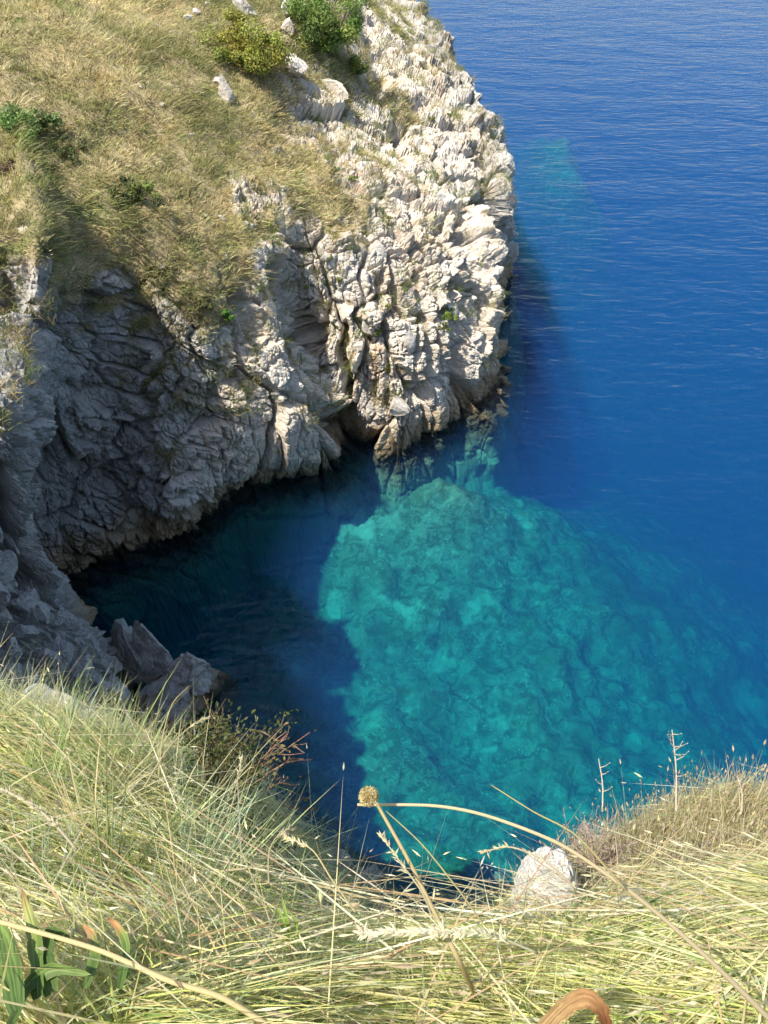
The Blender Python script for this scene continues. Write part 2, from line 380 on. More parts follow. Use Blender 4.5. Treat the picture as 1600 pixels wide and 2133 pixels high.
rows = []
for s in SEC:
    r = [W3(*q[1:]) if q[0] == 'w' else (atZ(q[0], q[1], 0.0) if q[2] == 'z0' else atY(*q)) for q in s]
    up = r[0] - r[1]; r.insert(0, r[0] + up * W3(1.3, 1.3, .4) + W3(-1.0, 2, 0)); rows.append(r)
rows = np.array(rows)
wl = rows[:, -1]; tg = np.gradient(wl, axis=0); on = unit(np.stack([tg[:, 1], -tg[:, 0], 0 * tg[:, 0]], -1))
rows = np.concatenate([rows, (wl + on * .35 + W3(0, 0, -1.6))[:, None], (wl + on * 1.6 + W3(0, 0, -6.5))[:, None]], 1)
nS, nP = rows.shape[:2]
ucnt = [24, 40, 70, 70, 56, 60, 70, 70, 62, 56, 56, 60, 66, 66, 60, 44, 44, 50, 30, 24]
vcnt = [12, 46, 52, 72, 78, 78, 74, 52, 34, 16]
us = np.concatenate([i + np.arange(c) / c for i, c in enumerate(ucnt)] + [[nS - 1]])
vsamp = np.concatenate([i + np.arange(c) / c for i, c in enumerate(vcnt)] + [[nP - 1]])
G = interp(rows, us); G = np.transpose(interp(np.transpose(G, (1, 0, 2)), vsamp), (1, 0, 2))
nu, nv = G.shape[:2]
def grid_normal(G):
    n = np.cross(np.gradient(G, axis=1), np.gradient(G, axis=0)); return unit(n)
Nn = grid_normal(G)
if Nn[:, :nv // 3, 2].mean() < 0: Nn = -Nn
px, py, dep = project(G)
Vv = np.broadcast_to(vsamp[None], (nu, nv)); Uv = np.broadcast_to(us[:, None], (nu, nv))
# where rock shows: right of / below this line the turf thins out
bl = np.array([(560, -200), (560, 0), (600, 100), (575, 200), (565, 320), (590, 430), (520, 560), (430, 650), (300, 720), (210, 800), (110, 640), (60, 560), (0, 520), (-300, 500)], float)
bx = np.interp(py, [-200, 0, 90, 150, 250, 330, 420, 500, 560, 620, 690, 760, 850, 2200], [560, 600, 640, 560, 550, 570, 580, 540, 470, 360, 260, 100, -500, -500])
rk = (px - bx - 15) / 150.0
lo = fbm(G * .55, 4, 3); hi_ = fbm(G * 1.7, 4, 5)
rk = rk + lo * 1.9 + hi_ * 2.5
wl_ = sstep(170, 85, px); rk = rk * (1 - wl_) + wl_ * (np.maximum((py - 720) / 120.0, (py - 560) / 300.) - .4 + lo * 1.6 + hi_ * 1.2)
rk = rk + .9 * sstep(430, 620, py) * sstep(420, 330, px) + 1.1 * sstep(.25, .6, fbm(G * 1.0, 3, 63)) * sstep(330, 520, py)
steep = 1 - Nn[..., 2]
rk = rk + (steep - .45) * 1.4 * (1 - wl_ * (py < 700))
rk = np.where(Vv > 6.3, 2, rk)
rock = sstep(-.25, .7, rk)
tone = np.clip(.85 * sstep(520, 330, px + .12 * (py - 800)) * sstep(480, 640, py) + .18 * lo, 0, 1)  # weathered grey in the cove, thinned rightward to paint in lit patches
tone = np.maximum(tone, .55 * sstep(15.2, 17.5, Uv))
# displacement
RT = np.array(Matrix.Rotation(.5, 3, 'Z') @ Matrix.Rotation(.22, 3, 'X'))
A = np.array([[1.0, 0, 0], [0, 1.0, 0], [0, 0, .40]])
Gw = G + .13 * np.stack([fbm(G * .9, 3, 11), fbm(G * .9, 3, 12), fbm(G * .9, 3, 13)], -1)
dip = math.radians(38)                                     # tilted beds in the cove
Ad = np.array([[math.cos(dip), 0, -math.sin(dip)], [0, 1, 0], [math.sin(dip), 0, math.cos(dip)]])
Gd = (Gw @ Ad.T) * np.array([.75, .95, 1.7])
cove = sstep(560, 420, px) * sstep(95, 190, px) * (Vv > 2.5)
d1 = blocks(Gw @ RT @ A * .62, 21, 1.0, .45, .12)[0] * .62
d2 = blocks(Gw @ RT @ A * 1.5 + 3.3, 22, 1.1, .4, .14)[0] * .27
d3 = blocks(G * np.array([3.6, 3.6, 1.7]) @ RT + 1.7, 23, .9, .6, .15)[0] * .16
d4 = blocks(G @ RT * 7.5, 24, .9, .6, .22)[0] * .085
s1 = blocks(Gd * .9, 25, 1.0, .45, .15)[0] * .55; s2 = blocks(Gd * 2.4, 26, 1.0, .5, .2)[0] * .2
rm = .62 + .75 * sstep(-.25, .35, fbm(G * .42, 3, 61)); d3 = d3 * rm; d4 = d4 * rm; d2 = d2 * (.55 + .6 * rm); d1 = d1 * 1.15
D = (d1 + d2) * (1 - cove) + (s1 + s2 + .35 * d1) * cove + d3 + d4 * .8
D = D * (.12 + .88 * rock) + fbm(G * .45, 4, 8) * .45 * (1 - rock) + fbm(G * 2.2, 3, 9) * .10 * (1 - rock)
D = D * (.45 + .55 * sstep(1.2, 3.2, Vv)) * (1 - .7 * sstep(8.05, 8.8, Vv))
D = D * (1 + .4 * np.exp(-((Uv - 10) / .7) ** 2) * (Vv > 3)) + (d2 + d3) * .4 * np.exp(-((Uv - 9.8) / .6) ** 2) * (Vv > 3.2)
def carve(pts, width, depth, vmin=2.0, umin=0, umax=99):
    """clefts and holes, laid along a line on the face"""
    global D
    pts = np.asarray(pts, float); best = np.full(px.shape, 1e9)
    wob = 14 * fbm(G * 1.6, 3, 55)
    for a, b in zip(pts[:-1], pts[1:]):
        ab = b - a; t = np.clip(((px - a[0]) * ab[0] + (py - a[1]) * ab[1]) / (ab @ ab), 0, 1)
        best = np.minimum(best, np.hypot(px + wob - a[0] - t * ab[0], py - a[1] - t * ab[1]))
    D = D - depth * (1 - sstep(0, width, best)) * (Vv > vmin) * (Uv > umin) * (Uv < umax)
D = D + .55 * fbm(G * .75, 3, 88) * sstep(12.5, 14, Uv) * rock * (Vv > 1.5)
for c_ in ([(772, 470), (760, 560), (764, 650)], [(858, 410), (868, 490), (884, 565)], [(803, 680), (812, 770), (806, 860)], [(942, 550), (950, 640), (946, 720)], [(652, 560), (668, 660), (676, 770)], [(820, 570), (850, 690)], [(735, 420), (742, 520)], [(880, 660), (872, 760)]):
    carve(c_, 9, .27)
carve([(975, 430), (985, 500), (1005, 560)], 26, 1.0, 2.5, 13.5)
carve([(712, 640), (716, 740), (722, 830), (740, 900)], 15, .9)
carve([(575, 560), (615, 680), (650, 780), (690, 860), (735, 905)], 34, .6, 2.5, 7, 11)
carve([(500, 620), (540, 690)], 30, .5)
carve([(840, 780), (880, 830)], 22, .5); carve([(885, 560), (900, 700), (905, 800)], 14, .5)
carve([(780, 120), (800, 200)], 26, .9, 1); carve([(835, 265), (850, 320)], 28, .9, 1); carve([(745, 20), (770, 80)], 30, .8, 1)
carve([(930, 450), (985, 520)], 24, .7); carve([(1000, 440), (1006, 510), (1018, 570)], 42, 1.6, 2.5, 15)
carve([(965, 640), (960, 780)], 16, .5); carve([(800, 560), (790, 640)], 12, .4)
carve([(180, 960), (250, 1060), (300, 1110)], 45, .4, 3, 3); carve([(20, 1000), (30, 1130), (15, 1200)], 40, .7, 3, 0, 2.9)
carve([(70, 1150), (50, 1290)], 25, .6, 3, 0, 2.9)
G2 = G + Nn * D[..., None]
N2 = grid_normal(G2)
if N2[:, :nv // 3, 2].mean() < 0: N2 = -N2
F = gridF(nu, nv)
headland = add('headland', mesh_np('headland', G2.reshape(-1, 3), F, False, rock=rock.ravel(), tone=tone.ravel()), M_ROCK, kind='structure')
PX, PY, DEP = project(G2)
area = np.linalg.norm(np.cross(np.gradient(G2, axis=0), np.gradient(G2, axis=1)), axis=-1)
def pick(x, y, tol=7):
    m = (PX - x) ** 2 + (PY - y) ** 2
    c = np.argwhere(m < tol * tol)
    if len(c) == 0: c = np.argwhere(m < (m.min() ** .5 + 4) ** 2)
    k = c[np.argmin(DEP[c[:, 0], c[:, 1]])]; i, j = k
    a, b = max(i - 6, 0), max(j - 6, 0)
    return G2[i, j].copy(), unit(Nn[a:i + 7, b:j + 7].mean((0, 1)))

# meadow grass on the headland
def scatter(prob, n):
    p = (prob * area).ravel(); p = p / p.sum(); k = rng.choice(p.size, n, p=p)
    i, j = np.unravel_index(k, (nu, nv)); i2 = np.minimum(i + 1, nu - 1); j2 = np.minimum(j + 1, nv - 1); a = rng.random((n, 1)); b = rng.random((n, 1))
    return G2[i, j] + (G2[i2, j] - G2[i, j]) * a + (G2[i, j2] - G2[i, j]) * b, Nn[i, j], k
vis = (PX > -150) & (PX < 1150) & (PY > -120) & (PY < 1250) & (Vv > .6)
g = Geo()
STRAW = [(.72, .61, .33), (.64, .52, .27), (.80, .70, .42), (.54, .45, .21), (.50, .49, .20), (.38, .41, .14)]
pr = vis * np.clip(1.1 - rock * 1.15, 0, 1)
nt_, kb = 9600, 13
tp, tn, _ = scatter(pr, nt_); n = nt_ * kb
patch = fbm(tp * .42, 3, 71); patch2 = fbm(tp * 1.3, 3, 72)
tcol = mixcol(STRAW, nt_, .2, [.26, .22, .18, .14, .12, .08])
gr = sstep(.0, .45, patch * .8 + patch2 * .7 + .12)[:, None]
tcol = tcol * (1 - gr * .75) + mixcol([(.22, .26, .07), (.28, .31, .09), (.16, .19, .07), (.40, .38, .15)], nt_, .2) * gr * .75
dk = (rng.random(nt_) < .10 + .35 * sstep(.1, .5, fbm(tp * 1.1, 3, 77)))[:, None]; tcol = np.where(dk, mixcol([(.13, .14, .05), (.18, .15, .07), (.12, .17, .05), (.22, .20, .08)], nt_, .2), tcol)
tl = np.stack([.55 + .8 * fbm(tp * .7, 2, 73), -.3 + .9 * fbm(tp * .7, 2, 74), 0 * patch], -1) + rng.normal(0, .3, (nt_, 3)) * [1, 1, .3]
tlen = .155 * np.exp(rng.normal(0, .42, nt_)) * (1 + .5 * patch2)
rad = rng.normal(0, 1, (n, 3)) * np.array([1, 1, .3]); col = np.repeat(tcol, kb, 0) * rng.uniform(.7, 1.3, (n, 1))
pos = np.repeat(tp, kb, 0) + rad * .13; nor = np.repeat(tn, kb, 0); pos = pos - nor * ((pos - np.repeat(tp, kb, 0)) * nor).sum(-1, keepdims=True) - nor * .02
lean = np.repeat(tl, kb, 0) + rad * .5
blades(g, pos, unit(np.array([0, 0, .75]) + nor * .25 + lean * .55), lean * .32 + np.array([0, 0, -.25]), np.repeat(tlen, kb) * rng.uniform(.6, 1.2, n), rng.uniform(.012, .024, n), col)
# sparser tufts in the crevices
n = 1900; tp, tn, _ = scatter(vis * (rock > .4) * (Vv < 6.4) * (Nn[..., 2] > .15) * (sstep(.0, .45, lo + .6 * hi_ + .15) + .9 * sstep(480, 600, PY) * sstep(900, 760, PY) * (PX < 560)), n)
k = 26; pos = np.repeat(tp, k, 0) + rng.normal(0, .07, (n * k, 3)); nor = np.repeat(tn, k, 0)
lean = rng.normal(0, .6, (n * k, 3)) + nor * .5
col = np.repeat(mixcol([(.42, .36, .16), (.28, .30, .10), (.20, .25, .07), (.50, .42, .22)], n, .1), k, 0) * rng.uniform(.75, 1.2, (n * k, 1))
blades(g, pos, unit(np.array([0, 0, .8]) + lean * .7), lean * .3 + np.array([0, 0, -.3]), rng.uniform(.12, .32, n * k), rng.uniform(.010, .018, n * k), col)
add('meadow_grass', g.mesh('meadow_grass'), M_GRASS, kind='stuff', label='dry yellow grass covering the headland slope', cat='grass')

# ------------------------------------------------------------------ rocks
def ico(sub):
    import bmesh
    bm = bmesh.new(); bmesh.ops.create_icosphere(bm, subdivisions=sub, radius=1.0)
    V = np.array([v.co[:] for v in bm.verts]); T = np.array([[v.index for v in f.verts] for f in bm.faces]); bm.free(); return V, T
ICO = {s: ico(s) for s in (1, 2, 3, 4, 5)}
def rock_np(seed, sub=3, shape=(1, 1, 1), cuts=14, rough=.06, cutmin=.34):
    r = np.random.default_rng(seed); V, T = ICO[sub]; V = V.copy()
    for _ in range(cuts):
        nrm = unit(r.normal(size=3)); d = r.uniform(cutmin, .82)
        e = V @ nrm - d; V = V - np.maximum(e, 0)[:, None] * nrm
    V = V * np.asarray(shape)
    if rough:
        b = blocks(V * 2.2 + seed * 3.1, seed, 1.0, .4, .2)[0] * rough * 2 + blocks(V * 5 + seed, seed + 9, 1.0, .4, .25)[0] * rough
        V = V * (1 + b[:, None] * (1 if sub > 2 else .6))
    return V, T
def rot_to(nrm, spin=0.0):
    q = Vector(nrm).to_track_quat('Z', 'Y'); return (q.to_matrix() @ Matrix.Rotation(spin, 3, 'Z')).to_euler()
stone_me = []
for k in range(14):
    r = np.random.default_rng(500 + k)
    V, T = rock_np(500 + k, 2, (r.uniform(.8, 1.3), r.uniform(.7, 1.0), r.uniform(.5, .8)), 12, .05)
    me = mesh_np('stone', V, T, False); me.materials.append(M_STONE); stone_me.append(me)
random.seed(4)
ok = vis & (rock > .72) & (PY < 900) & (PX > 560) & (PX < 1040) & (Vv < 6.8)
near_front = np.zeros_like(ok)
sp, sn, _ = scatter(ok * 1.0, 1200)
cnt = 0; placed = []
for p_, n_ in zip(sp, sn):
    if cnt >= 230: break
    x, y, dd = project(p_)
    big = random.random() ** 2
    s = .14 + .34 * big
    if any((p_[0] - q[0]) ** 2 + (p_[1] - q[1]) ** 2 + (p_[2] - q[2]) ** 2 < (.75 * (s + q[3])) ** 2 for q in placed): continue
    o = bpy.data.objects.new('stone', random.choice(stone_me)); COL.objects.link(o); o.parent = headland
    o.location = p_ - n_ * s * .25; o.rotation_euler = rot_to(n_ + np.array([random.gauss(0, .25) for _ in range(3)]), random.uniform(0, 6.28))
    o.scale = (s * random.uniform(.8, 1.3), s, s * random.uniform(.8, 1.25)); placed.append((*p_, s)); cnt += 1
mok = vis & (rock < .4) & (PY < 640) & (PX > 150) & (Vv > .8)
for p_, n_ in zip(*scatter(mok * sstep(250, 540, PX) * 1.0, 36)[:2]):
    s = .06 + .16 * random.random() ** 2
    o = bpy.data.objects.new('stone', random.choice(stone_me)); COL.objects.link(o); o.parent = headland
    o.location = p_ + n_ * s * .3; o.rotation_euler = rot_to(n_, random.uniform(0, 6.28)); o.scale = (s * 1.2, s, s)
def rock_thing(name, px_, py_, size, shape, seed, label, spin=0., sink=.3, nrm=None, base=None, sub=4, cuts=12, tilt=None, cat='rock', rough=.06):
    p_, n_ = pick(px_, py_) if base is None else (np.asarray(base, float), np.array([0, 0, 1.]))
    V, T = rock_np(seed, sub, shape, cuts, rough); me = mesh_np(name, V * size, T, False)
    o = add(name, me, M_GREY if name == 'sea_boulder' else M_PALE if name == 'mound_rock' else M_STONE, None, p_ - (n_ if nrm is None else np.asarray(nrm)) * size * sink * 0 + np.array([0, 0, size * shape[2] * (.5 - sink)]), None, label, cat)
    o.rotation_euler = (tilt or (0, 0))[0], (tilt or (0, 0))[1], spin
    return o
rock_thing('boulder', 475, 200, .46, (.62, .6, 1.15), 61, 'upright white rock standing alone in the dry meadow grass', .4, .15, cuts=16)
rock_thing('boulder', 459, 170, .26, (.8, .7, .8), 62, 'small white knob of rock at the upper left of the upright meadow rock', .2, .2)
rock_thing('boulder', 512, 18, .62, (.9, .55, .55), 63, 'grey-white rock at the top edge of the picture above the yellowish bush', -.7, .2)
rock_thing('rock_ledge', 610, 138, .95, (1.25, .42, .45), 64, 'long narrow limestone ledge running downhill right of the yellowish bush', -.75, .25)
rock_thing('rock_ledge', 690, 185, .8, (1.4, .3, .35), 65, 'thin pale limestone rib below the green bush, continuing the ledge line', -.8, .3)
rock_thing('boulder', 752, 85, .62, (.9, .8, .8), 66, 'rounded cracked boulder right of the large green bush', .3, .2)
rock_thing('boulder', 606, 28, .45, (.9, .7, .75), 67, 'pale boulder left of the large green bush, upper of two', .3, .2)
rock_thing('boulder', 603, 60, .42, (.95, .7, .7), 68, 'pale boulder left of the large green bush, lower of two', 1.3, .2)
# boulder in the water below the left cliff
b0 = atZ(350, 1462, 0)
rock_thing('sea_boulder', 0, 0, 1.3, (1.15, .85, .95), 71, 'broad grey boulder with a flat shelf rising from the dark water', .3, .3, base=atZ(388, 1462, 0) + [0, .3, .1], sub=5, cuts=9, tilt=(.0, .12), rough=.11)
rock_thing('sea_boulder', 0, 0, .95, (.55, .6, 1.35), 72, 'pointed pinnacle rock leaning on top of the water boulder', .9, .15, base=atZ(328, 1425, 0) + [0, .2, .7], sub=5, cuts=9, tilt=(.1, .25), rough=.10)
rock_thing('sea_boulder', 0, 0, 1.2, (.8, .8, 1.1), 73, 'dark grey rock wedged between the water boulder and the left cliff', .1, .3, base=atZ(285, 1440, 0) + [0, .4, .2], sub=5, cuts=9, rough=.11)

# ------------------------------------------------------------------ shrubs on the headland
def bush(px_, py_, rx, rz, nl, cols, label, leaf=.09, clumps=26, base=None, cat='bush', name='bush', group=None, stemc=(.16, .11, .07)):
    p_, n_ = pick(px_, py_) if base is None else (np.asarray(base, float), None)
    root = add(name, None, loc=p_, label=label, cat=cat, group=group)
    cc = unit(rng.normal(size=(clumps, 3))) * (rng.random((clumps, 1)) ** .45); cc[:, 2] = np.abs(cc[:, 2]) * .95 + .05
    cc = cc * np.array([rx, rx, rz]) * .85 * (.72 + .55 * rng.random((clumps, 1)) ** 2 + .18 * np.sin(2.3 * np.arctan2(cc[:, 1:2], cc[:, 0:1]) + rng.uniform(0, 6)))
    gs = Geo()
    for c in cc:
        mid = c * .5 + np.array([0, 0, -.06 * rz]) + rng.normal(0, .04 * rx, 3)
        tube(gs, smooth_path([np.zeros(3) - [0, 0, .08], mid, c], 5), np.linspace(.03, .008, 5) * rx, stemc, 4)
    wi = rng.integers(0, clumps, nl); rad = rx * rng.uniform(.08, .32, clumps)
    dv = unit(rng.normal(size=(nl, 3))); pos = cc[wi] + dv * (rad[wi] * rng.random(nl) ** .4)[:, None] * np.array([1, 1, .8])
    pos[:, 2] = np.maximum(pos[:, 2], -.05)
    tw = mixcol(cols, clumps, .12)[wi]; col = tw * rng.uniform(.7, 1.25, (nl, 1))
    gf = Geo(); leaves(gf, pos, dv + rng.normal(0, .5, (nl, 3)) + [0, 0, .3], leaf * .78 * rng.uniform(.6, 1.3, nl), col, .6)
    add('foliage', gf.mesh('foliage'), M_LEAF, root); add('branches', gs.mesh('branches'), M_WOOD, root); return root
GRN = [(.14, .21, .04), (.19, .27, .05), (.25, .30, .06), (.11, .16, .03)]
YGR = [(.28, .30, .05), (.38, .34, .05), (.20, .24, .04), (.34, .29, .05)]
bush(520, 122, 1.5, 1.25, 13000, YGR, 'dense yellowish-green bush in the dry grass left of the limestone ledge', .10, 44)
bush(672, 85, 1.7, 1.8, 15000, GRN, 'large bright green bush at the top of the headland beside the cliff rocks', .11, 44)
bush(738, 150, .75, .6, 3000, GRN, 'low green bush just below and right of the large green bush', .10, 20)
bush(482, 668, .36, .5, 1500, [(.10, .24, .03), (.13, .28, .04), (.08, .18, .03)], 'small vivid green shrub at the head of the rocky gully', .07, 12)
bush(935, 655, .38, .55, 1500, GRN, 'green shrub hanging high on the sunlit cliff near its right edge', .07, 12)
bush(925, 690, .30, .3, 900, [(.16, .20, .05), (.24, .24, .07)], 'olive plant directly under the green shrub on the cliff', .06, 9)
bush(60, 265, .85, .55, 4200, [(.17, .27, .07), (.22, .31, .09), (.16, .22, .06), (.30, .32, .12)], 'soft green shrub at the left edge of the meadow', .10, 26)
bush(150, 315, .5, .35, 1600, [(.09, .11, .035), (.13, .14, .05)], 'dark low shrub added where the shadow of the soft green shrub falls', .08, 14)  # dark leaves put where the green tuft's shadow lies
bush(285, 405, .8, .42, 3600, [(.11, .15, .035), (.17, .2, .05), (.08, .1, .03)], 'sprawling dark green shrub in the middle of the meadow', .08, 26)
bush(18, 350, .5, .35, 1300, [(.16, .09, .06), (.20, .12, .08), (.11, .07, .05)], 'brownish-red withered shrub at the left edge', .07, 14)
bush(415, 640, .5, .45, 1800, [(.14, .15, .05), (.2, .19, .06), (.1, .11, .04)], 'olive shrub left of the vivid green shrub', .07, 14)
for i, (x, y, r_) in enumerate([(805, 645, .22), (790, 700, .24), (700, 590, .2), (690, 545, .2), (640, 605, .18), (565, 470, .2), (900, 255, .22), (940, 240, .2), (800, 690, .2), (735, 375, .22), (700, 355, .22), (815, 455, .2)]):
    where = ['in a hollow at the middle of the sunlit cliff', 'below the hollow in the middle of the sunlit cliff', 'above the long dark crack of the cliff', 'on a ledge above the long dark crack', 'at the left edge of the sunlit cliff', 'where meadow meets the rocks', 'on the upper rim of the headland', 'at the seaward rim of the headland', 'beside the lower hollow of the cliff', 'among the upper rocks, right of two', 'among the upper rocks, left of two', 'on the upper sunlit blocks'][i]
    bush(x, y, r_, r_ * .8, 420, [(.22, .26, .05), (.16, .22, .04), (.28, .29, .08)], 'little yellow-green cliff plant ' + where, .055, 6, cat='plant', name='cliff_plant', group='small green plants on the cliff')

# ------------------------------------------------------------------ the slope under the photographer
CT = np.array([
 (0, 0, 14.75), (-.5, .2, 14.8), (.5, .2, 14.75), (0, -.8, 15.2), (-2, -1.5, 15.6), (2, -1.5, 15.6), (-5, -2, 15.9), (5, -2, 15.9), (0, -3, 16.0),
 (0, .52, 14.05), (0, 1.0, 12.2), (0, 1.6, 9.4), (0, 2.6, 5.6), (0, 3.6, 2.4), (0, 4.8, -2),
 (-.72, .43, 14.35), (-1.15, .94, 13.65), (-.56, 1.05, 12.9), (-.2, .74, 13.35), (-.93, 1.5, 12.5), (-1.24, 1.88, 12.15), (-2, 2.18, 12.05),
 (-.6, 1.9, 10.8), (-1.0, 2.5, 9.6), (-2, 3.0, 9.8), (-2.5, 4, 6), (-3, 5.5, 2), (-3.4, 7, -1), (-4, 3, 10.6), (-5, 4.5, 6.9), (-6.4, 6.6, 9.0), (-7, 6.3, 10.3), (-6.9, 7.8, 9.5), (-8.2, 7.3, 10.3), (-8.6, 5.5, 11), (-6, 2, 12.2), (-3, 0, 14.9), (-4.5, 1.5, 13.2), (-5.5, 6, 4.8), (-5.7, 7.2, 3), (-5.2, 8, -1), (-7, 5, 10.9), (-7, -2, 16),  # far-left flank, out of view, built up to shade the water
 (.5, .5, 14.15), (1.2, .2, 14.7), (.62, 1.2, 11.2), (.9, 1.6, 10.7), (1.1, 1.1, 12.5), (2, 1.2, 12.6), (1.35, 1.8, 11.1), (1.75, 1.95, 11.15), (2.5, 2.0, 11.3), (3.2, 2.1, 11.3), (2.2, 2.3, 10.5), (3.0, 2.5, 9.4),
 (.75, 2.1, 8.6), (1.5, 2.7, 6.4), (2.2, 3, 6.4), (1.6, 4, 2), (3, 3.4, 5), (3.4, 4.6, 2), (5, 3, 7), (6, 1.5, 13), (7, 4, 6), (6, 6, -1), (2, 6, -3), (-1.5, 6.5, -3), (7, -1, 15.8)], float)
CT[:, 2] -= .30 * (CT[:, 1] < 3) * (CT[:, 2] > 10.5)
CT[np.abs(CT[:, 0]) + np.abs(CT[:, 1] - .3) < .9, 2] -= .15
def tps(ctrl, Q):
    n = len(ctrl); P2 = ctrl[:, :2]
    def ph(r2): return .5 * r2 * np.log(np.maximum(r2, 1e-12))
    K = ph(((P2[:, None] - P2[None]) ** 2).sum(-1)) + np.eye(n) * .02; B = np.c_[np.ones(n), P2]
    S = np.block([[K, B], [B.T, np.zeros((3, 3))]]); sol = np.linalg.solve(S, np.r_[ctrl[:, 2], 0, 0, 0])
    return ph(((Q[:, None] - P2[None]) ** 2).sum(-1)) @ sol[:n] + np.c_[np.ones(len(Q)), Q] @ sol[n:]
sx = np.linspace(-9, 7, 340); sy = np.linspace(-3, 9, 300)
SX, SY = np.meshgrid(sx, sy, indexing='ij'); SZ = tps(CT, np.stack([SX, SY], -1).reshape(-1, 2)).reshape(SX.shape)
S3 = np.stack([SX, SY, SZ], -1); SN = grid_normal(S3); SN = SN * np.sign(SN[..., 2:3])
srock = np.maximum(sstep(.45, .3, SN[..., 2]) * (SZ < 9.6), sstep(2.7, 3.3, SY) * (SZ < 11))
S3 = S3 + SN * ((fbm(S3 * 1.9, 4, 81) * .15) + srock * (blocks(S3 * 1.1, 82)[0] * .6 + blocks(S3 * 3.2, 83)[0] * .22 + blocks(S3 * 7, 84)[0] * .12))[..., None]
near_slope = add('near_slope', mesh_np('near_slope', S3.reshape(-1, 3), gridF(len(sx), len(sy)), False, rock=srock.ravel()), M_SOIL, kind='structure')
spx, spy, sdep = project(S3)
sarea = np.linalg.norm(np.cross(np.gradient(S3, axis=0), np.gradient(S3, axis=1)), axis=-1)
def sscatter(prob, n):
    p = (prob * sarea).ravel(); p = p / p.sum(); k = rng.choice(p.size, n, p=p); i, j = np.unravel_index(k, SX.shape)
    i2 = np.minimum(i + 1, len(sx) - 1); j2 = np.minimum(j + 1, len(sy) - 1); a = rng.random((n, 1)); b = rng.random((n, 1))
    return S3[i, j] + (S3[i2, j] - S3[i, j]) * a + (S3[i, j2] - S3[i, j]) * b, SN[i, j]
def slope_at(px_, py_, tol=14):
    m = (spx - px_) ** 2 + (spy - py_) ** 2; c = np.argwhere(m < tol * tol)
    if len(c) == 0: c = np.argwhere(m < (m.min() ** .5 + 5) ** 2)
    k = c[np.argmin(sdep[c[:, 0], c[:, 1]])]; return S3[k[0], k[1]].copy()
def gd(x, y): return float(np.linalg.norm(slope_at(x, y) - [0, 0, H]))
# broken blocks on the flank that drops to the water
okb = (srock > .5) & (spx > -120) & (spx < 330) & (spy > 1120) & (spy < 1520)
if okb.any():
    bme = []
    for k in range(6):
        V, T = rock_np(840 + k, 4, (1.0, .8, .9), 10, .09); me = mesh_np('block', V, T, False); me.materials.append(M_GREY); bme.append(me)
    bp, bn = (lambda k: (S3[okb][k], SN[okb][k]))(rng.choice(int(okb.sum()), 420))
    done = []
    for p_, n_ in zip(bp, bn):
        s_ = .22 + .42 * random.random() ** 1.5
        if len(done) >= 70 or any(np.sum((p_ - q) ** 2) < (.62 * (s_ + r_)) ** 2 for q, r_ in done): continue
        o = bpy.data.objects.new('block', random.choice(bme)); COL.objects.link(o); o.parent = near_slope
        o.location = p_ - n_ * s_ * .15; o.rotation_euler = rot_to(n_ + np.array([random.gauss(0, .3) for _ in range(3)]), random.uniform(0, 6.28)); o.scale = (s_ * random.uniform(.8, 1.2), s_, s_ * random.uniform(.8, 1.3)); done.append((p_, s_))
inview = (spx > -350) & (spx < 1950) & (spy > 1250) & (spy < 2700) & (sdep > .3)
PALE = [(.85, .77, .38), (.78, .71, .29), (.68, .68, .23), (.89, .84, .48), (.48, .57, .16), (.48, .60, .30)]
mound = (SX > .78) & (SY > .95 + .25 * (SX < 1.0))
dist = np.sqrt(SX ** 2 + SY ** 2 + (SZ - H) ** 2)
# left and centre: long combed straw
g = Geo()
n = 52000
pos, nor = sscatter(inview * (srock < .5) * (1 / np.maximum(dist, .8) ** 1.6) * np.where(mound, .05, 1), n)
dd = np.linalg.norm(pos - [0, 0, H], axis=1)
fl = fbm(pos * 1.2, 3, 91)
side = rng.random(n)
lean = np.where((side < .62)[:, None], np.array([-.8, .3, 0]), np.array([.85, -.15, 0])) + rng.normal(0, .36, (n, 3)) + fl[:, None] * np.array([.3, .5, 0])
lean = unit(lean - nor * (lean * nor).sum(-1, keepdims=True))
col = mixcol(PALE, n, .14, [.26, .22, .16, .16, .12, .08])
gsel = sstep(.1, .5, fbm(pos * 1.6, 3, 92))[:, None]
col = col * (1 - .5 * gsel) + mixcol([(.30, .38, .12), (.34, .44, .22), (.26, .34, .10)], n) * .5 * gsel
L = rng.uniform(.20, .58, n)
rise = rng.uniform(.15, .75, n)[:, None]
tip, td = blades(g, pos, unit(lean + nor * rise + np.array([0, 0, .12])), lean * .2 - nor * rise * .45, L, rng.uniform(.0022, .0050, n) * (1 + .18 * dd), col, 4)
sel = rng.random(n) < .16
spikes(g, tip[sel], td[sel], rng.uniform(.03, .07, sel.sum()), rng.uniform(.0025, .005, sel.sum()), mixcol([(.70, .64, .42), (.62, .55, .34)], sel.sum()))
